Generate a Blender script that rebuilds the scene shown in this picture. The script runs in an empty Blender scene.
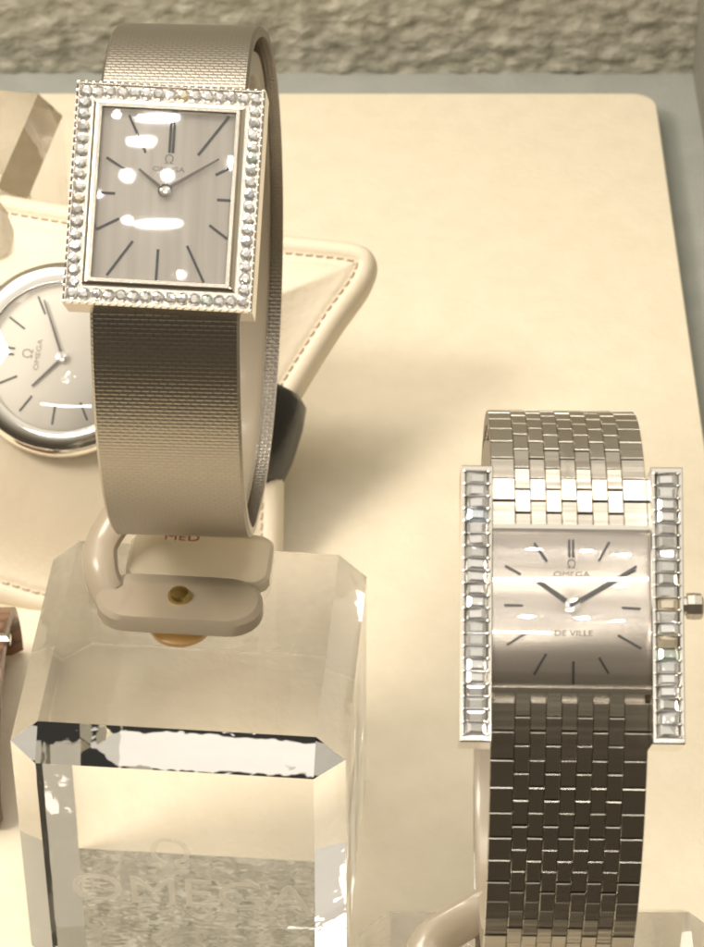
import bpy, bmesh, math, random
from mathutils import Matrix, Vector
random.seed(7)
S = bpy.context.scene
COL = S.collection
MM = 0.001
PI = math.pi

# ------------------------------------------------------------------ materials
def nodes_of(name):
    m = bpy.data.materials.new(name); m.use_nodes = True
    nt = m.node_tree; p = nt.nodes['Principled BSDF']
    return m, nt, p
def mat(name, col, rough=0.5, metal=0.0, trans=0.0, ior=1.5, spec=None, coat=0.0, sss=0.0, aniso=0.0):
    m, nt, p = nodes_of(name)
    p.inputs['Base Color'].default_value = (*col, 1)
    p.inputs['Roughness'].default_value = rough
    p.inputs['Metallic'].default_value = metal
    p.inputs['Transmission Weight'].default_value = trans
    p.inputs['IOR'].default_value = ior
    if coat: p.inputs['Coat Weight'].default_value = coat; p.inputs['Coat Roughness'].default_value = .12
    if sss:
        p.inputs['Subsurface Weight'].default_value = sss
        p.inputs['Subsurface Radius'].default_value = (.9, .6, .35)
        p.inputs['Subsurface Scale'].default_value = .0015
    if aniso: p.inputs['Anisotropic'].default_value = aniso
    return m
def N(nt, typ, **kw):
    n = nt.nodes.new(typ)
    for k, v in kw.items():
        if k in n.inputs: n.inputs[k].default_value = v
        else: setattr(n, k, v)
    return n
def coords(nt, scale=(1, 1, 1), kind='Object'):
    tc = nt.nodes.new('ShaderNodeTexCoord'); mp = nt.nodes.new('ShaderNodeMapping')
    mp.inputs['Scale'].default_value = scale
    nt.links.new(tc.outputs[kind], mp.inputs['Vector'])
    return mp.outputs['Vector']
def mottle(m, c1, c2, scale, sc3=(1, 1, 1), detail=4, kind='Object', lo=.35, hi=.65, dist=0.0):
    """colour variation between two real pigments"""
    nt = m.node_tree; p = nt.nodes['Principled BSDF']
    v = coords(nt, sc3, kind)
    n = N(nt, 'ShaderNodeTexNoise'); n.inputs['Scale'].default_value = scale; n.inputs['Detail'].default_value = detail
    n.inputs['Distortion'].default_value = dist
    nt.links.new(v, n.inputs['Vector'])
    r = nt.nodes.new('ShaderNodeValToRGB'); r.color_ramp.elements[0].color = (*c1, 1); r.color_ramp.elements[1].color = (*c2, 1)
    r.color_ramp.elements[0].position = lo; r.color_ramp.elements[1].position = hi
    nt.links.new(n.outputs['Fac'], r.inputs['Fac']); nt.links.new(r.outputs['Color'], p.inputs['Base Color'])
    return n
def bump(m, height, dist, strength=1.0):
    nt = m.node_tree; p = nt.nodes['Principled BSDF']
    b = nt.nodes.new('ShaderNodeBump'); b.inputs['Strength'].default_value = strength; b.inputs['Distance'].default_value = dist
    nt.links.new(height, b.inputs['Height']); nt.links.new(b.outputs['Normal'], p.inputs['Normal'])
    return b
def noise_bump(m, scale, dist, sc3=(1, 1, 1), detail=4, kind='Object', strength=1.0):
    nt = m.node_tree
    n = N(nt, 'ShaderNodeTexNoise'); n.inputs['Scale'].default_value = scale; n.inputs['Detail'].default_value = detail
    nt.links.new(coords(nt, sc3, kind), n.inputs['Vector'])
    bump(m, n.outputs['Fac'], dist, strength)

M_board = mat('cream_board', (.80, .70, .52), .55)
mottle(M_board, (.745, .67, .525), (.79, .715, .57), 260, detail=8, lo=.3, hi=.7)
noise_bump(M_board, 900, .00012)
M_floor = mat('grey_floor', (.30, .31, .28), .75)
mottle(M_floor, (.33, .345, .315), (.37, .385, .355), 160)
noise_bump(M_floor, 1500, .00015)
M_wall = mat('stucco_wall', (.3, .27, .2), .85)
mottle(M_wall, (.33, .315, .255), (.54, .52, .44), 300, (1, 1, 1.5), 5, lo=.34, hi=.66)
noise_bump(M_wall, 700, .0006, (1, 1, 1.4), 4)
M_side = mat('side_panel', (.2, .2, .17), .55)
mottle(M_side, (.24, .235, .20), (.32, .315, .27), 60, (1, 1, .2))
M_acryl = mat('clear_acrylic', (1, .992, .975), 0.0, trans=1, ior=1.49)
noise_bump(M_acryl, 150, .00005, (1, 1, .5), 3, strength=.5)
M_etch = mat('etched_frost', (.86, .84, .78), .55, trans=.55, ior=1.45)
M_etch.node_tree.nodes['Principled BSDF'].inputs['Alpha'].default_value = .3
M_collar = mat('cream_plastic', (.58, .50, .385), .34, trans=.45, ior=1.45, sss=.0, coat=.3)
M_tag = mat('ivory_plastic', (.84, .77, .63), .22, trans=.6, ior=1.45)
M_red = mat('red_print', (.5, .07, .05), .5)
M_brass = mat('brass', (.55, .42, .17), .25, 1)
M_orange = mat('amber_glue', (.62, .36, .10), .3)
M_steel = mat('polished_steel', (.80, .77, .71), .13, 1)
M_steel2 = mat('brushed_steel', (.60, .56, .49), .27, 1, aniso=.3)
noise_bump(M_steel2, 900, .00004, (.06, 1, 1), 2)
M_setting = mat('white_gold_setting', (.80, .75, .67), .22, 1)
M_black = mat('black_lacquer', (.015, .013, .012), .3)
M_hand = mat('dark_steel_hand', (.12, .10, .085), .3, .8)
M_print = mat('grey_print', (.30, .265, .22), .5)
M_diam = mat('diamond', (.97, .965, .955), 0.01, .5, trans=.6, ior=2.3)
M_diams = [M_diam]
for nm, c in (('diamond_blue_fire', (.86, .93, 1)), ('diamond_amber_fire', (1, .90, .72)), ('diamond_green_fire', (.9, 1, .95))):  # dispersion flashes painted into the base colour of a few stones
    M_diams.append(mat(nm, c, 0.03, .5, trans=.6, ior=2.3))
M_mesh = mat('milanese_mesh', (.52, .46, .38), .33, 1)
def brick_surface(m, w, h, mortar, dist, c1, c2, cm, smooth=1.0):
    nt = m.node_tree; p = nt.nodes['Principled BSDF']
    b = nt.nodes.new('ShaderNodeTexBrick'); b.offset = .5
    b.inputs['Scale'].default_value = 1; b.inputs['Brick Width'].default_value = w; b.inputs['Row Height'].default_value = h
    b.inputs['Mortar Size'].default_value = mortar; b.inputs['Mortar Smooth'].default_value = smooth
    b.inputs['Color1'].default_value = (*c1, 1); b.inputs['Color2'].default_value = (*c2, 1); b.inputs['Mortar'].default_value = (*cm, 1)
    nt.links.new(coords(nt, (1, 1, 1), 'UV'), b.inputs['Vector'])
    nt.links.new(b.outputs['Color'], p.inputs['Base Color'])
    inv = N(nt, 'ShaderNodeMath', operation='SUBTRACT'); inv.inputs[0].default_value = 1
    nt.links.new(b.outputs['Fac'], inv.inputs[1])
    bump(m, inv.outputs[0], dist)
brick_surface(M_mesh, .0008, .0004, .00014, .000018, (.46, .42, .365), (.44, .40, .345), (.41, .375, .32))
M_dial1 = mat('taupe_brushed_dial', (.60, .53, .46), .5, .05)
mottle(M_dial1, (.78, .72, .63), (.93, .87, .78), 900, (1, .05, .05), 4)
M_dial2 = mat('silver_brushed_dial', (.62, .56, .48), .22, .9, aniso=.5)
mottle(M_dial2, (.42, .375, .325), (.51, .46, .40), 1100, (.05, 1, 1), 3)
M_dial3 = mat('cream_dial', (.93, .885, .79), .4)
M_leather = mat('ivory_leather', (.76, .67, .53), .45)
mottle(M_leather, (.745, .655, .51), (.78, .69, .55), 90)
noise_bump(M_leather, 1300, .00006, detail=3)
M_thread = mat('ivory_thread', (.62, .52, .38), .7)
M_blackstrap = mat('black_leather', (.014, .013, .012), .28)
noise_bump(M_blackstrap, 500, .0001)
M_brown = mat('brown_crocodile', (.26, .12, .055), .35, coat=.25)
def croc(m):
    nt = m.node_tree; p = nt.nodes['Principled BSDF']
    v = N(nt, 'ShaderNodeTexVoronoi', feature='DISTANCE_TO_EDGE'); v.inputs['Scale'].default_value = 560
    nt.links.new(coords(nt, (.6, 1, 1)), v.inputs['Vector'])
    r = nt.nodes.new('ShaderNodeValToRGB'); r.color_ramp.elements[0].color = (.07, .03, .012, 1); r.color_ramp.elements[1].color = (.20, .088, .04, 1)
    r.color_ramp.elements[0].position = .02; r.color_ramp.elements[1].position = .16
    nt.links.new(v.outputs['Distance'], r.inputs['Fac']); nt.links.new(r.outputs['Color'], p.inputs['Base Color'])
    bump(m, r.outputs['Color'], .0004)
croc(M_brown)
# thin flat watch crystals: pane reflecting by Fresnel, otherwise clear
def pane_mat():
    m = bpy.data.materials.new('watch_crystal'); m.use_nodes = True; nt = m.node_tree; nt.nodes.clear()
    o = nt.nodes.new('ShaderNodeOutputMaterial'); mx = nt.nodes.new('ShaderNodeMixShader')
    t = nt.nodes.new('ShaderNodeBsdfTransparent'); g = nt.nodes.new('ShaderNodeBsdfGlossy'); f = nt.nodes.new('ShaderNodeFresnel')
    g.inputs['Roughness'].default_value = .02; f.inputs['IOR'].default_value = 1.6; g.inputs['Color'].default_value = (1, 1, 1, 1)
    nt.links.new(f.outputs[0], mx.inputs[0]); nt.links.new(t.outputs[0], mx.inputs[1]); nt.links.new(g.outputs[0], mx.inputs[2])
    nt.links.new(mx.outputs[0], o.inputs[0]); return m
M_pane = pane_mat()

# ------------------------------------------------------------------ mesh helpers (all coordinates in mm)
I4 = Matrix.Identity(4)
class MB:
    def __init__(s): s.v = []; s.f = []; s.uv = []
    def add(s, verts, faces, m=I4, uvs=None):
        b = len(s.v); s.v += [tuple(m @ Vector(v)) for v in verts]
        s.f += [tuple(b + i for i in f) for f in faces]
        s.uv += uvs if uvs else [None] * len(faces)
        return s
    def box(s, c, d, m=I4, ch=0.0):
        """box, optionally with its top (+z) edges chamfered"""
        x, y, z = d[0] / 2, d[1] / 2, d[2] / 2; q = [(-1, -1), (1, -1), (1, 1), (-1, 1)]
        L = [(x, y, -z)]
        L += [(x, y, z - ch), (x - ch, y - ch, z)] if ch else [(x, y, z)]
        vs = [(c[0] + a * X, c[1] + b * Y, c[2] + Z) for X, Y, Z in L for a, b in q]
        fs = [(3, 2, 1, 0)]
        for k in range(len(L) - 1):
            for i in range(4):
                j = (i + 1) % 4; fs.append((4 * k + i, 4 * k + j, 4 * k + 4 + j, 4 * k + 4 + i))
        t = 4 * (len(L) - 1); fs.append((t, t + 1, t + 2, t + 3))
        return s.add(vs, fs, m)
    def prism(s, poly, z0, z1, m=I4, ch=0.0):
        n = len(poly); cx = sum(p[0] for p in poly) / n; cy = sum(p[1] for p in poly) / n
        L = [(1, z0)]
        if ch: L += [(1, z1 - ch), (None, z1)]
        else: L += [(1, z1)]
        vs = []
        for k, z in L:
            for (x, y) in poly:
                if k is None:
                    d = math.hypot(x - cx, y - cy); q = max(0, (d - ch) / d); vs.append((cx + (x - cx) * q, cy + (y - cy) * q, z))
                else: vs.append((x, y, z))
        fs = [tuple(range(n - 1, -1, -1))]
        for k in range(len(L) - 1):
            for i in range(n):
                j = (i + 1) % n; fs.append((n * k + i, n * k + j, n * k + n + j, n * k + n + i))
        t = n * (len(L) - 1); fs.append(tuple(range(t, t + n)))
        return s.add(vs, fs, m)
    def frame(s, ow, oh, iw, ih, prof, m=I4):
        """rectangular ring; prof = list of (k, z), k 0 at outer half-size, 1 at inner"""
        vs = []
        for k, z in prof:
            X = ow + (iw - ow) * k; Y = oh + (ih - oh) * k
            vs += [(-X, -Y, z), (X, -Y, z), (X, Y, z), (-X, Y, z)]
        n = len(prof); fs = []
        for k in range(n):
            k2 = (k + 1) % n
            for i in range(4):
                j = (i + 1) % 4; fs.append((4 * k + i, 4 * k + j, 4 * k2 + j, 4 * k2 + i))
        return s.add(vs, fs, m)
    def lathe(s, prof, n=48, m=I4, sx=1.0):
        vs = []; fs = []
        for r, z in prof:
            for i in range(n):
                a = 2 * PI * i / n; vs.append((r * math.cos(a) * sx, r * math.sin(a), z))
        for k in range(len(prof) - 1):
            for i in range(n):
                j = (i + 1) % n; fs.append((n * k + i, n * k + j, n * k + n + j, n * k + n + i))
        if prof[0][0] > 0: fs.append(tuple(range(n - 1, -1, -1)))
        if prof[-1][0] > 0: t = n * (len(prof) - 1); fs.append(tuple(range(t, t + n)))
        return s.add(vs, fs, m)
    def sweep(s, path, sec, m=I4, up=Vector((1, 0, 0)), closed=False, caps=True):
        """sweep 2-D section (a along up, b along the side normal) along a path"""
        P = [Vector(p) for p in path]; n = len(P); k = len(sec); vs = []; fs = []
        for i, p in enumerate(P):
            a = P[(i - 1) % n] if closed else P[max(0, i - 1)]; b = P[(i + 1) % n] if closed else P[min(n - 1, i + 1)]
            t = (b - a).normalized(); nn = t.cross(up).normalized(); u = nn.cross(t).normalized()
            sc = sec if not callable(sec) else sec(i)
            for (x, y) in sc: vs.append(tuple(p + u * x + nn * y))
        for i in range(n if closed else n - 1):
            i2 = (i + 1) % n
            for j in range(k):
                j2 = (j + 1) % k; fs.append((i * k + j, i * k + j2, i2 * k + j2, i2 * k + j))
        if not closed and caps: fs.append(tuple(range(k - 1, -1, -1))); fs.append(tuple((n - 1) * k + j for j in range(k)))
        return s.add(vs, fs, m)
    def build(s, name, material, parent=None, smooth=None, sharp=35):
        me = bpy.data.meshes.new(name)
        me.from_pydata([(x * MM, y * MM, z * MM) for x, y, z in s.v], [], s.f)
        if any(u for u in s.uv):
            l = me.uv_layers.new(name='UVMap'); k = 0
            for p, u in zip(me.polygons, s.uv):
                for q in range(p.loop_total):
                    l.data[p.loop_start + q].uv = (u[q][0] * MM, u[q][1] * MM) if u else (0, 0)
        bm = bmesh.new(); bm.from_mesh(me); bmesh.ops.recalc_face_normals(bm, faces=bm.faces)
        bm.to_mesh(me); bm.free()
        if smooth:
            for p in me.polygons: p.use_smooth = True
            me.set_sharp_from_angle(angle=math.radians(sharp))
        me.materials.append(material)
        o = bpy.data.objects.new(name, me); COL.objects.link(o)
        if parent: o.parent = parent
        return o
def thing(name, label, cat, loc, rotz=0, group=None):
    o = bpy.data.objects.new(name, None); COL.objects.link(o); o.empty_display_size = .005
    o.location = [c * MM for c in loc]; o.rotation_euler = (0, 0, math.radians(rotz))
    o['label'] = label; o['category'] = cat
    if group: o['group'] = group
    return o
def structure(o, label=None):
    o['kind'] = 'structure'
    if label: o['label'] = label
    return o
def text_mesh(name, body, size, material, parent, m, extrude=.02, sx=1.0, bold=0.0):
    c = bpy.data.curves.new(name, 'FONT'); c.body = body; c.size = size; c.extrude = extrude; c.align_x = 'CENTER'; c.align_y = 'CENTER'
    c.offset = bold; c.resolution_u = 4
    t = bpy.data.objects.new(name, c); COL.objects.link(t); bpy.context.view_layer.update()
    me = bpy.data.meshes.new_from_object(t.evaluated_get(bpy.context.evaluated_depsgraph_get()))
    bpy.data.objects.remove(t)
    me.transform(Matrix.Scale(MM, 4) @ m @ Matrix.Diagonal((sx, 1, 1, 1)))
    me.materials.clear(); me.materials.append(material)
    o = bpy.data.objects.new(name, me); COL.objects.link(o); o.parent = parent
    return o
def T(x, y, z): return Matrix.Translation((x, y, z))
def Rx(d): return Matrix.Rotation(math.radians(d), 4, 'X')
def Ry(d): return Matrix.Rotation(math.radians(d), 4, 'Y')
def Rz(d): return Matrix.Rotation(math.radians(d), 4, 'Z')
def rrect(x0, y0, x1, y1, r, n=6):
    P = []
    for cx, cy, a0 in ((x1 - r, y0 + r, -90), (x1 - r, y1 - r, 0), (x0 + r, y1 - r, 90), (x0 + r, y0 + r, 180)):
        for k in range(n + 1):
            a = math.radians(a0 + 90 * k / n); P.append((cx + r * math.cos(a), cy + r * math.sin(a)))
    return P

# ------------------------------------------------------------------ the setting
structure(MB().box((-68, 2, -5), (244, 244, 2)).build('floor', M_floor))
b = MB().prism(rrect(-160, -118, 43, 107.8, 3.2), -4, 0, ch=.25).build('display_board', M_board, smooth=True)
b['label'] = 'large cream display board with rounded corner lying on the grey floor of the case'; b['category'] = 'display board'
# back wall: a real lumpy sheet
def lumpy_wall():
    nx, nz = 420, 330; x0, x1, z0, z1 = -190, 52, -4.5, 200
    import mathutils.noise as mn
    vs = []; fs = []
    for j in range(nz + 1):
        for i in range(nx + 1):
            x = x0 + (x1 - x0) * i / nx; z = z0 + (z1 - z0) * j / nz
            h = mn.noise(Vector((x * .26, z * .5, 0))) * .65 + mn.noise(Vector((x * .6, z * 1.1, 5))) * .6
            vs.append((x, 118.8 + .5 - h, z))
    for j in range(nz):
        for i in range(nx):
            a = j * (nx + 1) + i; fs.append((a, a + 1, a + nx + 2, a + nx + 1))
    mb = MB().add(vs, fs)
    mb.box((-69, 125, 100), (242, 8, 209))
    return mb
structure(lumpy_wall().build('back_wall', M_wall, smooth=True, sharp=80))
sw = MB().box((51.6, 0, 100), (4, 240, 210)).build('side_wall', M_side); structure(sw)

# ------------------------------------------------------------------ acrylic stand with C-shaped collar
def bevelled_block(w, d, h, c):
    bm = bmesh.new(); bmesh.ops.create_cube(bm, size=1)
    for v in bm.verts: v.co = (v.co.x * w * MM, v.co.y * d * MM, (v.co.z + .5) * h * MM)
    bmesh.ops.bevel(bm, geom=[e for e in bm.edges if max(v.co.z for v in e.verts) > 1e-5], offset=c * MM, segments=1, affect='EDGES', profile=.5)
    me = bpy.data.meshes.new('acrylic_block'); bm.to_mesh(me); bm.free(); me.materials.append(M_acryl)
    o = bpy.data.objects.new('acrylic_block', me); COL.objects.link(o); return o
BW, BD, BH = 32.0, 31.5, 32.0
def stand_block(parent, etched=True):
    o = bevelled_block(BW, BD, BH, 2.8); o.parent = parent; o.location.z = .05 * MM
    if etched:
        m = T(0, -BD / 2 - .05, 13.2) @ Rx(90)
        m = m @ T(1.0, -1.0, 0); e = text_mesh('engraved_lettering', 'OMEGA', 5.6, M_etch, o, m, .03, 1.22)
        e2 = text_mesh('engraved_emblem', '\u03a9', 5.4, M_etch, o, T(-.8, -BD / 2 - .05, 17.6) @ Rx(90), .03, 1.1)
    return o
def collar_parts(parent, a, b, cy, cz, x0, fx, fy, wring):
    """ring that carries the watch, foot screwed to the block, arm joining both (block-local mm)"""
    path = [(x0, cy - a * math.cos(t), cz + b * math.sin(t)) for t in [2 * PI * k / 96 for k in range(96)]]
    w = wring / 2; r = .5
    MB().sweep(path, [(-w, -1.1), (-w, .9), (-w + r, 1.2), (w - r, 1.2), (w, .9), (w, -1.1)], closed=True).build('collar_ring', M_collar, parent, smooth=True, sharp=50)
    foot = rrect(fx - 8.2, fy - 3.4, fx + 8.2, fy + 3.4, 3.3, 8)
    MB().prism(foot, BH + .1, BH + 1.9, ch=.5).build('collar_foot', M_collar, parent, smooth=True)
    P = [(fx - 5.4, fy, BH + .8), (fx - 7.0, fy + .8, BH + .85), (fx - 8.2, fy + 3, BH + 2.6), (fx - 8.0, fy + 6, BH + 4.2), (x0 - w + 1.6, cy - 3, cz - b + .6), (x0 - w + 2.2, cy, cz - b + .4)]
    Q = []
    for i in range(len(P) - 1):
        p0, p1, p2, p3 = [Vector(P[min(max(k, 0), len(P) - 1)]) for k in (i - 1, i, i + 1, i + 2)]
        for k in range(6):
            t = k / 6; Q.append(.5 * ((2 * p1) + (p2 - p0) * t + (2 * p0 - 5 * p1 + 4 * p2 - p3) * t * t + (3 * p1 - p0 - 3 * p2 + p3) * t ** 3))
    Q.append(Vector(P[-1]))
    sec = [(1.8 * math.cos(q), 1.0 * math.sin(q)) for q in [2 * PI * k / 12 for k in range(12)]]
    MB().sweep(Q, sec, up=Vector((1, 0, .2)).normalized()).build('collar_arm', M_collar, parent, smooth=True)
    s = MB().lathe([(1.15, 0), (1.15, .35), (.9, .75), (.3, .95), (.0001, .95)], 24, T(fx, fy, BH + 1.85)); s.build('screw_head', M_brass, parent, smooth=True)
    MB().lathe([(3.1, 0), (3.1, .8), (2.4, 1.1)], 24, T(fx, fy - .3, BH - 3.2)).build('threaded_insert', M_orange, parent, smooth=True)
    MB().lathe([(.75, 0), (.75, 6.5)], 16, T(fx, fy, BH - 8)).build('screw_shank', M_steel2, parent, smooth=True)

A1, B1 = 21.0, 24.5; C1 = (-15.7, -22.0, 62.0)
A2, B2 = 20.0, 24.0; C2 = (16.45, -77.0, 60.5)
ST1 = (-15.5, -38.9, 0); R1 = -4.6
ST2 = (16.6, -87.6, 0); R2 = 0
def to_local(p, loc, rz):
    return (T(*loc) @ Rz(rz)).inverted() @ Vector(p)
stand1 = thing('watch_stand', 'clear acrylic block with engraved lettering carrying the mesh bracelet watch on its cream collar', 'display stand', ST1, R1, 'acrylic watch stands')
stand_block(stand1)
p = to_local((C1[0], C1[1], C1[2]), ST1, R1); q = to_local((-16.9, -35.4, 0), ST1, R1)
collar_parts(stand1, A1 - 2.4, B1 - 2.4, p.y, p.z, p.x + .1, q.x, q.y, 11.6)
tg = MB().prism(rrect(q.x - 6.0, q.y + 3.0, q.x + 8.4, q.y + 10.4, 1.6, 6), BH + .1, BH + 1.5, ch=.35).build('name_plate', M_tag, stand1, smooth=True)
text_mesh('red_lettering', 'MED', 1.45, M_red, tg, T(q.x - .9, q.y + 9.25, BH + 1.52), .02, 1.25)
stand2 = thing('watch_stand', 'clear acrylic block in the bottom right corner under the link bracelet watch', 'display stand', ST2, R2, 'acrylic watch stands')
stand_block(stand2)
p = to_local((C2[0], C2[1], C2[2]), ST2, R2); q = to_local((14.8, -87.8, 0), ST2, R2)
collar_parts(stand2, A2 - 2.4, B2 - 2.4, p.y, p.z, p.x, q.x, q.y, 11.4)
stand3 = thing('acrylic_riser', 'clear acrylic block cropped at the upper left edge behind the white cushion', 'acrylic block', (-53.5, 46, 0), -9)
o3 = bevelled_block(BW, 34, BH, 2.9); o3.parent = stand3; o3.location.z = .05 * MM

# ------------------------------------------------------------------ gems
def brilliant_mesh():
    mb = MB(); R = [(.0001, -.78), (.98, -.06), (1, 0), (.76, .26), (.42, .40)]
    n = 8; vs = []; fs = []
    for k, (r, z) in enumerate(R):
        off = PI / n if k in (3,) else 0
        for i in range(n):
            a = 2 * PI * i / n + off; vs.append((r * math.cos(a) * .5, r * math.sin(a) * .5, z * .5))
    for k in range(4):
        for i in range(n):
            j = (i + 1) % n; b0 = n * k; b1 = n * k + n
            if k == 2: fs += [(b0 + i, b0 + j, b1 + i), (b0 + j, b1 + j, b1 + i)]
            elif k == 3: fs += [(b0 + i, b1 + j, b1 + i), (b0 + i, b0 + j, b1 + j)]
            else: fs.append((b0 + i, b0 + j, b1 + j, b1 + i))
    fs.append(tuple(range(4 * n, 5 * n)))
    return mb.add(vs, fs)
def baguette_mesh(w, l):
    mb = MB(); vs = []; fs = []
    for k, z in ((.12, -.75), (.7, -.35), (1, -.05), (1, .02), (.80, .26), (.46, .38)):
        for a, b in ((-1, -1), (1, -1), (1, 1), (-1, 1)):
            vs.append((a * (w / 2 - (1 - k) * w * .42), b * (l / 2 - (1 - k) * l * .42), z))
    for k in range(5):
        for i in range(4):
            j = (i + 1) % 4; fs.append((4 * k + i, 4 * k + j, 4 * k + 4 + j, 4 * k + 4 + i))
    fs += [(3, 2, 1, 0), (20, 21, 22, 23)]
    return mb.add(vs, fs)
def gem_meshes(mb, name):
    out = []
    for m in M_diams:
        o = mb.build(name, m); out.append(o.data); bpy.data.objects.remove(o)
    return out
def place_gem(meshes, name, parent, m):
    d = meshes[0] if random.random() < .9 else random.choice(meshes[1:])
    o = bpy.data.objects.new(name, d); COL.objects.link(o); o.parent = parent
    mm = m.copy(); mm.translation = m.translation * MM; o.matrix_basis = mm

# ------------------------------------------------------------------ watch 1: gem-set rectangular watch on a mesh band
def arc_table(a, b, n=1440):
    P = []; s = 0; prev = None
    for k in range(n + 1):
        t = 2 * PI * k / n; p = Vector((-a * math.cos(t), b + b * math.sin(t), 0))
        if prev is not None: s += (p - prev).length
        nrm = Vector((-math.cos(t) / a, math.sin(t) / b, 0)).normalized()
        P.append((s, t, p.x, p.y, nrm.x, nrm.y)); prev = p
    return P
def case_frame(a, b, e, off, roll=0):
    er = math.radians(e); t = math.atan(math.tan(er) * b / a)
    y = -a * math.cos(t) - off * math.cos(er); z = b + b * math.sin(t) + off * math.sin(er)
    m = Matrix(((1, 0, 0, 0), (0, math.sin(er), -math.cos(er), y), (0, math.cos(er), math.sin(er), z), (0, 0, 0, 1)))
    return m @ Rz(roll), t
w1 = thing('wristwatch', 'rectangular watch with round diamonds around its dial on a fine mesh bracelet', 'watch', (C1[0], C1[1], C1[2] - B1), -2.2)
CF, t1 = case_frame(A1, B1, 45.7, 0, -1.8)
def mesh_band():
    tab = arc_table(A1, B1); st = 6; mb = MB(); half = 6.6; th = 1.0
    sec = [(-half, 0), (-half, .7), (-half + .25, th), (half - .25, th), (half, .7), (half, 0)]
    vs = []; ks = list(range(0, 1440, st)); rows = []
    for k in ks:
        s, t, y, z, ny, nz = tab[k]
        back = max(0, math.cos(t - PI * 1.08)) ** 1.0       # back strand sits a little to the right of the front one
        dx = 1.3 * back; wob = .25 * math.sin(3 * t)
        rows.append((s, [(x + dx, y + ny * (h + wob), z + nz * (h + wob)) for x, h in sec]))
    n = len(rows); L = tab[-1][0]
    for s, r in rows: vs += r
    fs = []; uv = []; across = [0, .7, 1.05, 2 * half - .5 + 1.05, 2 * half + .9, 2 * half + 1.6, 2 * (2 * half) + 1.6]
    for i in range(n):
        i2 = (i + 1) % n; s0 = rows[i][0]; s1 = rows[i2][0] if i2 else L
        for j in range(6):
            j2 = (j + 1) % 6; fs.append((i * 6 + j, i * 6 + j2, i2 * 6 + j2, i2 * 6 + j))
            uv.append([(across[j], s0), (across[j + 1], s0), (across[j + 1], s1), (across[j], s1)])
    return mb.add(vs, fs, uvs=uv)
mesh_band().build('mesh_bracelet', M_mesh, w1, smooth=True)
HW, HH = 8.25, 9.85
body = MB().frame(HW, HH, 5.9, 7.4, [(0, -1.6), (0, 3.2), (.08, 3.5), (.12, 3.5), (.14, 3.1), (.68, 3.1), (.70, 3.6), (.80, 3.75), (.9, 3.6), (1, 3.2), (1, -1.6)], CF)
body.box((0, 0, -1.2), (16, 19.2, 1.6), CF)
body.build('case', M_setting, w1)
MB().prism(rrect(-6.6, -8.2, 6.6, 8.2, .2, 2), 2.35, 2.5, CF).build('dial', M_dial1, w1)
MB().frame(6.25, 7.95, 5.75, 7.45, [(0, 3.4), (.2, 3.9), (.8, 3.9), (1, 3.5), (1, 2.5), (0, 2.5)], CF).build('crystal_rim', M_steel2, w1)
MB().prism(rrect(-5.9, -7.6, 5.9, 7.6, .2, 2), 3.55, 3.62, CF).build('crystal', M_pane, w1)
mm = CF
br = gem_meshes(brilliant_mesh(), 'diamond')
gx, gy = 7.45, 8.95
spots = []
nt_ = 15; ns = 17
for k in range(nt_): 
    x = -gx + 2 * gx * k / (nt_ - 1); spots += [(x, gy), (x, -gy)]
for k in range(1, ns):
    y = -gy + 2 * gy * k / ns; spots += [(gx, y), (-gx, y)]
for x, y in spots:
    place_gem(br, 'diamond', w1, CF @ T(x, y, 3.28) @ Rx(random.uniform(-15, 15)) @ Ry(random.uniform(-15, 15)) @ Rz(random.uniform(0, 45)) @ Matrix.Scale(1.17, 4))
pr = MB()
for sx in (-1, 1):
    for k in range(29):
        y = -HH + .2 + (2 * HH - .4) * k / 28; pr.lathe([(.15, 0), (.15, .1), (.1, .2), (.0001, .23)], 8, CF @ T(sx * (HW - .12), y, 3.3))
    for k in range(26):
        x = -HW + .2 + (2 * HW - .4) * k / 25; pr.lathe([(.15, 0), (.15, .1), (.1, .2), (.0001, .23)], 8, CF @ T(x, sx * (HH - .12), 3.3))
pr.build('beaded_edge', M_steel, w1, smooth=True)
def bar(p0, p1, w, z0, z1, m, w1_=None):
    """flat tapered bar from p0 to p1"""
    a = Vector((*p0, 0)); c = Vector((*p1, 0)); d = (c - a).normalized(); n = Vector((-d.y, d.x, 0)); w2 = w if w1_ is None else w1_
    P = [a + n * w / 2, a - n * w / 2, c - n * w2 / 2, c + n * w2 / 2]
    vs = [(q.x, q.y, z) for z in (z0, z1) for q in P]
    return vs, [(0, 1, 2, 3), (7, 6, 5, 4), (0, 4, 5, 1), (1, 5, 6, 2), (2, 6, 7, 3), (3, 7, 4, 0)], m
# pixels of the photograph's dial turned into dial mm
def d1(px, py): 
    return ((px - 168.5) / 11.55, (197.5 - py) / 11.45)
for a, c in (((228, 112), (199, 153)), ((127, 116), (146, 153)), ((107, 160), (131, 174)), ((102, 196), (118, 196)), ((102, 233), (124, 221)),
             ((115, 279), (139, 243)), ((165, 283), (165, 250)), ((213, 281), (194, 245)), ((234, 236), (215, 223)), ((236, 197), (221, 197)),
             ((236, 162), (218, 172)), ((170, 112), (170, 152)), ((173.5, 112), (173.5, 152))):
    MB().add(*bar(d1(*a), d1(*c), .22, 2.5, 2.62, CF)).build('hour_marker', M_black, w1)
MB().add(*bar(d1(170, 193), d1(141, 171), .36, 2.95, 3.05, CF, .2)).build('hour_hand', M_hand, w1)
MB().add(*bar(d1(167, 192), d1(221, 157), .32, 3.1, 3.2, CF, .14)).build('minute_hand', M_hand, w1)
MB().lathe([(.62, 2.5), (.62, 3.3), (.4, 3.4), (.0001, 3.42)], 24, CF @ T(*d1(169, 192), 0)).build('hand_cap', M_steel, w1, smooth=True)
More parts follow.
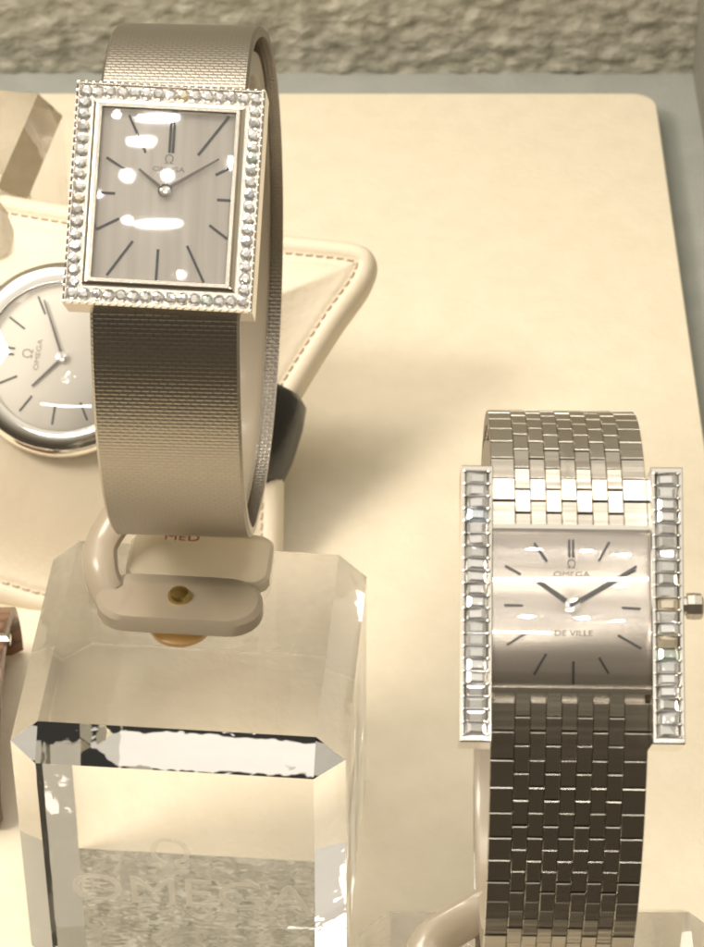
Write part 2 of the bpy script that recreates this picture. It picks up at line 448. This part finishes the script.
text_mesh('dial_emblem', '\u03a9', 1.15, M_print, w1, CF @ T(.15, 3.35, 2.52), .01)
text_mesh('dial_lettering', 'OMEGA', .62, M_print, w1, CF @ T(.15, 2.5, 2.52), .01, 1.3)

# ------------------------------------------------------------------ watch 2: baguette bars on a brick-link bracelet
w2 = thing('wristwatch', 'silver watch with baguette diamond bars down both sides on a brick-link bracelet', 'watch', (C2[0], C2[1], C2[2] - B2), -1)
CG, t2 = case_frame(A2, B2, 52, .2)
Rd = 17.0
def curved_plate(x0, x1, v0, v1, h0, h1, m, n=14, R=Rd):
    vs = []; fs = []
    for k in range(n + 1):
        v = v0 + (v1 - v0) * k / n; y = R * math.sin(v / R); c = R * (math.cos(v / R) - 1)
        sx = v / R
        for x, h in ((x0, h0), (x1, h0), (x1, h1), (x0, h1)):
            vs.append((x, y + h * math.sin(sx), c + h * math.cos(sx)))
    for k in range(n):
        for i in range(4):
            j = (i + 1) % 4; fs.append((4 * k + i, 4 * k + j, 4 * k + 4 + j, 4 * k + 4 + i))
    fs += [(3, 2, 1, 0), (4 * n, 4 * n + 1, 4 * n + 2, 4 * n + 3)]
    return vs, fs, m
def bracelet2():
    tab = arc_table(A2, B2); L = tab[-1][0]; mb = MB(); pitch = 2.12
    nrow = int(L / pitch); pitch = L / nrow
    s0 = next(r[0] for r in tab if r[1] >= t2); gap = 5.9
    wo, wi = 1.78, 1.165; total = 2 * wo + 7 * wi
    xs = [(-total / 2, wo)] + [(-total / 2 + wo + k * wi, wi) for k in range(7)] + [(total / 2 - wo, wo)]
    import bisect
    ss = [r[0] for r in tab]
    for c, (x, w) in enumerate(xs):
        even = c % 2 == 0; ph = 0 if even else .5
        for r in range(-1, nrow):
            s = (s0 + gap + (r + .5 + ph) * pitch)
            rel = s - s0
            if rel < gap - .01 or rel > L - gap + .01: continue
            l = pitch - .1; hs = s % L
            lo, hi = pitch / 2, pitch / 2
            if rel - pitch / 2 < gap: lo = rel - gap
            if L - rel - pitch / 2 < gap: hi = L - rel - gap
            mid = (s + (hi - lo) / 2) % L; l = lo + hi - .05
            q = tab[min(bisect.bisect(ss, mid), len(tab) - 1)]
            ny, nz = q[4], q[5]
            ty, tz = nz, -ny
            if (ty * (-math.sin(q[1])) * -1) < -9: pass
            jit = random.uniform(-.5, .5); cj = math.sin(math.radians(jit))
            m = Matrix(((1, 0, 0, x + w / 2), (0, ty + cj * ny, ny, q[2]), (0, tz + cj * nz, nz, q[3]), (0, 0, 0, 1)))
            mb.box((0, 0, .5 + random.uniform(-.03, .03)), (w - .03, l, 1.15), m, ch=.05)
    # inner lining that pins the links
    return mb
bracelet2().build('link_bracelet', M_steel2, w2)
path = [(0, -A2 * .992 * math.cos(t), B2 + B2 * .992 * math.sin(t)) for t in [2 * PI * k / 120 for k in range(120)]]
MB().sweep(path, [(-5.6, -.25), (-5.6, .12), (5.6, .12), (5.6, -.25)], closed=True).build('bracelet_lining', M_steel2, w2, smooth=True)
cs = MB().add(*curved_plate(-6.0, 6.0, -6.0, 6.0, -2.4, .55, CG))
cs.build('case', M_steel2, w2, smooth=True)
MB().add(*curved_plate(-5.85, 5.85, -5.75, 5.75, .58, .68, CG)).build('dial', M_dial2, w2, smooth=True)
bz = MB()
bz.add(*curved_plate(-5.9, 5.9, -6.12, -5.72, .3, 1.25, CG, 2)); bz.add(*curved_plate(-5.9, 5.9, 5.72, 6.05, .3, 1.15, CG, 2))
bz.build('bezel_edge', M_steel, w2)
MB().add(*curved_plate(-5.8, 5.8, -5.7, 5.7, 1.12, 1.18, CG, 20)).build('crystal', M_pane, w2, smooth=True)
BL = 10.35
bg = gem_meshes(baguette_mesh(1.62, .93), 'baguette_diamond')
for sx in (-1, 1):
    xc = sx * 7.05
    m = MB(); P = CG @ T(xc, 0, 0)
    m.frame(1.2, BL, .84, BL - .5, [(0, -2.2), (0, 2.1), (.2, 2.3), (.8, 2.3), (1, 2.1), (1, 1.2), (1, -2.2)], P)
    m.box((0, 0, -.5), (1.7, 2 * BL - .8, 2.6), P)
    m.build('gem_bar', M_steel, w2)
    pb = MB()
    for k in range(22):
        y = -BL + .5 + (2 * BL - 1.0) * k / 21
        for s in (-1, 1): pb.lathe([(.13, 0), (.13, .1), (.0001, .16)], 8, P @ T(s * .9, y, 2.24))
    pb.build('prongs', M_steel, w2, smooth=True)
    for k in range(21):
        y = -BL + .5 + (2 * BL - 1.0) * (k + .5) / 21
        place_gem(bg, 'baguette_diamond', w2, P @ T(0, y, 1.95) @ Rx(random.uniform(-13, 13)) @ Ry(random.uniform(-12, 12)))
MB().lathe([(.7, -.6), (.7, .35), (.98, .4), (1.02, .9), (.98, 1.45), (.7, 1.6)], 8, CG @ T(8.25, .2, .3) @ Ry(90)).build('crown', M_setting, w2)
def onb(x, y, h):
    v = y
    return CG @ Matrix(((1, 0, 0, x), (0, math.cos(v / Rd), math.sin(v / Rd), Rd * math.sin(v / Rd)), (0, -math.sin(v / Rd), math.cos(v / Rd), Rd * (math.cos(v / Rd) - 1)), (0, 0, 0, 1))) @ T(0, 0, h)
def d2(px, py): return ((px - 571) / 13.75, (604.5 - py) / 13.3)
def bar2(a, c, w, z, w_=None, h=.1):
    mx = ((a[0] + c[0]) / 2, (a[1] + c[1]) / 2); vs, fs, _ = bar((a[0] - mx[0], a[1] - mx[1]), (c[0] - mx[0], c[1] - mx[1]), w, 0, h, I4, w_)
    return MB().add(vs, fs, onb(mx[0], mx[1], z))
for a, c in (((534, 541), (547, 561)), ((570, 537), (570, 556)), ((574, 537), (574, 556)), ((611, 539), (600, 560)), ((636, 566), (620, 577)),
             ((623, 605), (642, 606)), ((619, 631), (643, 644)), ((600, 652), (610, 668)), ((574, 656), (574, 679)), ((546, 649), (534, 670)),
             ((527, 629), (506, 642)), ((522, 604), (503, 604)), ((504, 565), (520, 574))):
    bar2(d2(*a), d2(*c), .17, .69).build('hour_marker', M_black, w2)
bar2(d2(575, 606), d2(537, 579), .34, .84, .2).build('hour_hand', M_black, w2)
bar2(d2(570, 606), d2(638, 565), .30, .96, .22).build('minute_hand', M_black, w2)
MB().lathe([(.62, 0), (.62, .36), (.3, .42), (.0001, .42)], 20, onb(*d2(573, 604), .68)).build('hand_cap', M_steel, w2, smooth=True)
text_mesh('dial_emblem', '\u03a9', .95, M_print, w2, onb(*d2(572, 563), .7), .01)
text_mesh('dial_lettering', 'OMEGA', .6, M_print, w2, onb(*d2(572, 573), .7), .01, 1.3)
text_mesh('dial_lettering', 'DE VILLE', .6, M_print, w2, onb(*d2(574, 630), .7), .01, 1.25)

# ------------------------------------------------------------------ ivory cushion (tilted), round watch lying on it
E3 = math.radians(50)
PF = Matrix(((1, 0, 0, 0), (0, math.sin(E3), -math.cos(E3), 0), (0, math.cos(E3), math.sin(E3), 0), (0, 0, 0, 1)))
cu = thing('cushion', 'ivory leather cushion with stitched edge and pointed corner, tilted behind the mesh watch', 'cushion', (-30, 1, .6))
out = [(-18.3, 49.5), (-11.2, 47.8), (-3.0, 46.3), (6.4, 44.8), (21.9, 42.8), (29.2, 42.0), (31.9, 41.1), (32.8, 39.2), (31.9, 36.4), (28.6, 31.6), (24.3, 24.5), (22.6, 21.0), (22.0, 16.9), (21.9, 8),
       (21.6, -0.2), (20.5, -1.8), (12.6, -2.9), (1.2, -2.6), (-5.6, -1.9), (-10.2, -0.6), (-17.1, 1.2), (-26, 3.5), (-28, 8), (-28, 20), (-31, 32), (-38, 46), (-40, 51), (-38, 53.5), (-30, 52)]
def smooth_poly(P, n=6):
    Q = []
    for i in range(len(P)):
        p0, p1, p2, p3 = [Vector((*P[(i + k) % len(P)], 0)) for k in (-1, 0, 1, 2)]
        for k in range(n):
            t = k / n; v = .5 * ((2 * p1) + (p2 - p0) * t + (2 * p0 - 5 * p1 + 4 * p2 - p3) * t * t + (3 * p1 - p0 - 3 * p2 + p3) * t ** 3); Q.append((v.x, v.y))
    return Q
OUT = smooth_poly(out)
CC = (-3.0, 22.0)
def inset(P, d):
    n = len(P); Q = []
    for i in range(n):
        a = Vector(P[i - 3]); b = Vector(P[(i + 3) % n]); t = (b - a).normalized(); nn = Vector((t.y, -t.x)); Q.append(Vector(P[i]) + nn * d)
    return Q
ins = inset(OUT, -.0)
sgn = 1
if (inset(OUT, 1)[0] - Vector(CC)).length > (Vector(OUT[0]) - Vector(CC)).length: sgn = -1
rings = [(0, -4.5), (-.2, -2.0), (0, -.2), (.5, .7), (1.2, 1.05), (1.9, .95), (2.3, .7), (2.7, 1.0)]
vs = []; n = len(OUT)
for d, h in rings:
    vs += [(v[0], v[1], h) for v in inset(OUT, sgn * d)]
base = inset(OUT, sgn * 2.7)
SS = (.97, .94, .90, .85, .80, .74, .68, .61, .54, .46, .38, .30, .22, .14, .06)
def puff(x, y):
    d = min((Vector((x, y)) - b).length for b in base[::2])
    return 1.0 + 7.3 * (1 - math.exp(-(d / 10.5) ** 1.9))
for s in SS:
    for v in base:
        x = CC[0] + (v[0] - CC[0]) * s; y = CC[1] + (v[1] - CC[1]) * s
        vs.append((x, y, puff(x, y)))
nr = len(rings) + len(SS); fs = []
for k in range(nr - 1):
    for i in range(n):
        j = (i + 1) % n; fs.append((n * k + i, n * k + j, n * k + n + j, n * k + n + i))
fs.append(tuple(range(n * (nr - 1), n * nr))); fs.append(tuple(range(n - 1, -1, -1)))
MB().add(vs, fs, PF).build('cover', M_leather, cu, smooth=True, sharp=70)
st = MB(); path = inset(OUT, sgn * 2.3); acc = 0
for i in range(n):
    a = path[i]; b = path[(i + 1) % n]; L = (b - a).length; k = 0
    while acc < L:
        p = a + (b - a) * (acc / L); ang = math.degrees(math.atan2(b.y - a.y, b.x - a.x))
        st.box((0, 0, 0), (.75, .26, .3), PF @ T(p.x, p.y, .92) @ Rz(ang) @ Ry(8), ch=.08); acc += 1.2
    acc -= L
st.build('stitching', M_thread, cu)
# wedge foot behind that keeps it tilted (plain block under the cover)
wd = MB(); Y0, Y1 = 4, 30
vsw = []
for x in (-20, 12):
    for (u, h) in ((4, -4.6), (38, -4.6)):
        q = PF @ Vector((x, u, h)); vsw.append((x, q.y, q.z))
    vsw.append((x, (PF @ Vector((0, 38, -4.6))).y + 4, -.5)); vsw.append((x, (PF @ Vector((0, 4, -4.6))).y + 1, -.5))
wd.add(vsw, [(0, 1, 2, 3), (7, 6, 5, 4), (0, 4, 5, 1), (1, 5, 6, 2), (2, 6, 7, 3), (3, 7, 4, 0)]).build('back_wedge', M_leather, cu)

w3 = thing('wristwatch', 'round cream dial watch with silver bezel and black strap, lying turned on the ivory cushion', 'watch', (-30, 1, .6))
DC = (-2.6, 25.9); ROT = 82          # twelve o'clock points to the left
WF = PF @ T(DC[0], DC[1], 7.9) @ Rz(ROT)
MB().lathe([(9.8, 0), (11.0, .5), (11.3, 1.3), (11.1, 2.0), (10.6, 2.5), (9.1, 3.0), (8.6, 2.95), (8.45, 2.5), (8.45, 0)], 80, WF).build('bezel', M_steel, w3, smooth=True, sharp=50)
MB().lathe([(8.6, .2), (8.6, 1.9)], 64, WF).build('dial', M_dial3, w3)
dm = MB().lathe([(8.45, 2.6), (7, 2.95), (4.5, 3.25), (2, 3.4), (.0001, 3.42)], 64, WF); dm.build('crystal', M_pane, w3, smooth=True)
for k in range(12):
    a = math.radians(90 - 30 * k); u = Vector((math.cos(a), math.sin(a)))
    for off in ((-.35, .35) if k == 0 else (0,)):
        nn = Vector((-u.y, u.x)) * off
        MB().add(*bar(tuple(u * 5.5 + nn), tuple(u * 7.7 + nn), .2, 1.9, 2.0, WF)).build('hour_marker', M_black, w3)
def hand(name, clock, L, w, z):
    a = math.radians(90 - clock); u = Vector((math.cos(a), math.sin(a)))
    MB().add(*bar(tuple(u * -.2), tuple(u * L), w, z, z + .1, WF, w * .6)).build(name, M_hand, w3)
hand('minute_hand', 64, 7.0, .3, 2.3); hand('hour_hand', 308, 4.7, .36, 2.15)
MB().lathe([(.65, 1.9), (.65, 2.5), (.3, 2.6), (.0001, 2.6)], 24, WF).build('hand_cap', M_steel, w3, smooth=True)
text_mesh('dial_emblem', '\u03a9', 1.6, M_print, w3, WF @ T(0, 3.9, 1.92), .01)
text_mesh('dial_lettering', 'OMEGA', .8, M_print, w3, WF @ T(0, 2.8, 1.92), .01, 1.3)
for sy in (-1, 1):
    for sx in (-1, 1):
        MB().box((sx * 5.9, sy * 11.0, .9), (1.3, 3.4, 1.7), WF, ch=.4).build('lug', M_steel, w3)
# strap path over the cushion and round its side (in the cushion plane)
def strap(side):
    P = [(11.2, .9), (14, 0.2), (18, -1.6), (22, -3.2), (24.9, -5.8), (26.2, -8.8), (25.8, -11.4), (23.8, -13.4), (18, -14.2), (5, -14.4)]
    Q = []
    for i in range(len(P) - 1):
        p0, p1, p2, p3 = [Vector((*P[min(max(k, 0), len(P) - 1)], 0)) for k in (i - 1, i, i + 1, i + 2)]
        for k in range(6):
            t = k / 6; Q.append(.5 * ((2 * p1) + (p2 - p0) * t + (2 * p0 - 5 * p1 + 4 * p2 - p3) * t * t + (3 * p1 - p0 - 3 * p2 + p3) * t ** 3))
    pts = [(0, side * q.x, q.y) for q in Q]
    sec = [(-5.2, -.7), (-5.5, 0), (-4.6, .9), (-2, 1.25), (2, 1.25), (4.6, .9), (5.5, 0), (5.2, -.7)]
    if side > 0: sec = [(x, -y) for x, y in sec]
    return pts, sec
for side in (-1, 1):
    pts, sec = strap(side)
    m = PF @ T(DC[0], DC[1], 7.9) @ Rz(ROT - (9 if side < 0 else 0))
    MB().sweep(pts, sec, m).build('strap', M_blackstrap, w3, smooth=True, sharp=60)

# ------------------------------------------------------------------ brown strap at the left edge
bs = thing('watch_strap', 'brown crocodile leather strap with a silver bar at the left edge', 'watch strap', (-45.6, -21, 0))
P = []
for k in range(25):
    a = PI * k / 24; P.append((0, -13 * math.cos(a), .9 + 11.6 * math.sin(a) ** .8))
MB().sweep(P, [(-8.6, -.9), (-8.8, 0), (-7.5, .9), (7.5, .9), (8.8, 0), (8.6, -.9)]).build('leather', M_brown, bs, smooth=True, sharp=60)
bk = MB().box((0, 0, 0), (18.6, 1.2, 1.1), T(0, 1.2, 13.7), ch=.35)
bk.box((-9.2, 0, 0), (1.2, 6, 1.6), T(0, 4, 13.2), ch=.35)
bk.build('buckle', M_steel, bs)

# ------------------------------------------------------------------ light
W = bpy.data.worlds.new('World'); S.world = W; W.use_nodes = True
bgd = W.node_tree.nodes['Background']; bgd.inputs[0].default_value = (1, .86, .68, 1); bgd.inputs[1].default_value = 1.0
# overhead glow added to brighten the gems, dim shop in front
nt = W.node_tree; tc = nt.nodes.new('ShaderNodeTexCoord'); sp = nt.nodes.new('ShaderNodeSeparateXYZ'); rp = nt.nodes.new('ShaderNodeValToRGB')
nt.links.new(tc.outputs['Generated'], sp.inputs[0]); nt.links.new(sp.outputs['Z'], rp.inputs['Fac']); nt.links.new(rp.outputs['Color'], bgd.inputs['Color'])
e = rp.color_ramp.elements; e[0].position = .2; e[0].color = (.075, .060, .042, 1); e[1].position = 1; e[1].color = (1.0, .92, .80, 1)
k = e.new(.40); k.color = (.15, .127, .093, 1); k = e.new(.62); k.color = (.42, .375, .30, 1); k = e.new(.85); k.color = (.88, .81, .70, 1)
def area(name, loc, tgt, sx, sy, watts, col=(1, .84, .62)):
    l = bpy.data.lights.new(name, 'AREA'); l.shape = 'RECTANGLE'; l.size = sx * MM; l.size_y = sy * MM; l.energy = watts; l.color = col
    o = bpy.data.objects.new(name, l); COL.objects.link(o); o.location = [c * MM for c in loc]
    o.rotation_euler = (Vector(tgt) - Vector(loc)).to_track_quat('-Z', 'Y').to_euler(); return o
area('case_or_fill_lamp', (-190, 130, 420), (0, 0, 10), 260, 200, .85, (1, .895, .745))
area('case_or_fill_lamp', (-20, 100, 430), (0, 0, 20), 320, 60, .48, (1, .93, .83))
area('case_or_fill_lamp', (-290, -130, 400), (0, 0, 20), 150, 110, 1.45, (1, .90, .755))  # fill lamp added at front left to brighten cushion and dial
area('case_or_fill_lamp', (55, -180, 440), (0, 0, 20), 110, 14, .085, (1, .93, .84))
area('case_tube', (-60, -390, 430), (0, 0, 20), 190, 9, .17, (1, .94, .86))
area('bevel_fill_panel', (-110, -490, 430), (-15, -50, 30), 120, 95, .0125, (1, .93, .82))  # unseen fill panel, added to whiten the block's front bevel
# small bright bulbs of the shop lighting, mirrored in the crystals
for x, y, sx, sy in ((-69, -223, 11, 1.4), (-73, -229, 7, 1.6), (-77, -238, 2.6, 2.4), (-68, -238, 2.2, 2.2), (-71, -251, 12, 1.2), (-53, -235, 1.4, 3.6), (-67, -265, 1.2, 1.4), (-78, -222, 1.2, 1.6), (-78, -250, 2, 1.3), (-84, -243, 1.2, 1.2),
                     (30, -84, 1.8, 16), (40, -88, 1.8, 18), (47, -100, 1.7, 15), (46, -205, 1.6, 12), (28, -326, 1.8, 30), (40, -330, 1.8, 30), (48, -341, 1.2, 20)):
    if x < 0: x += 5; y -= 21.5
    q = .0003 if x < 0 else .00045
    if x > 0: sx *= 1.3; sy *= .5
    sx *= .85; sy *= .8; o = area('spot_bulb', (x, y, 430), (x, y + 1, 0), sx, sy, q * sx * sy, (1, .97, .93)); o.data.shape = 'ELLIPSE'

# ------------------------------------------------------------------ camera
cam = bpy.data.cameras.new('camera'); co = bpy.data.objects.new('camera', cam); COL.objects.link(co); S.camera = co
cam.sensor_fit = 'HORIZONTAL'; cam.sensor_width = 36; cam.lens = 36 * 3000 / 704
cam.clip_start = .01; cam.clip_end = 20
co.location = (0, -.25279, .23212); co.rotation_euler = (math.radians(50), 0, 0)
cam.dof.use_dof = True; cam.dof.focus_distance = .262; cam.dof.aperture_fstop = 190
S.view_settings.view_transform = 'Standard'; S.view_settings.look = 'None'; S.view_settings.exposure = .13; S.view_settings.gamma = 1
S.cycles.use_denoising = True
S.cycles.max_bounces = 16; S.cycles.transmission_bounces = 14; S.cycles.transparent_max_bounces = 12; S.cycles.glossy_bounces = 6
S.cycles.sample_clamp_indirect = 12
S.cycles.filter_width = 1.9
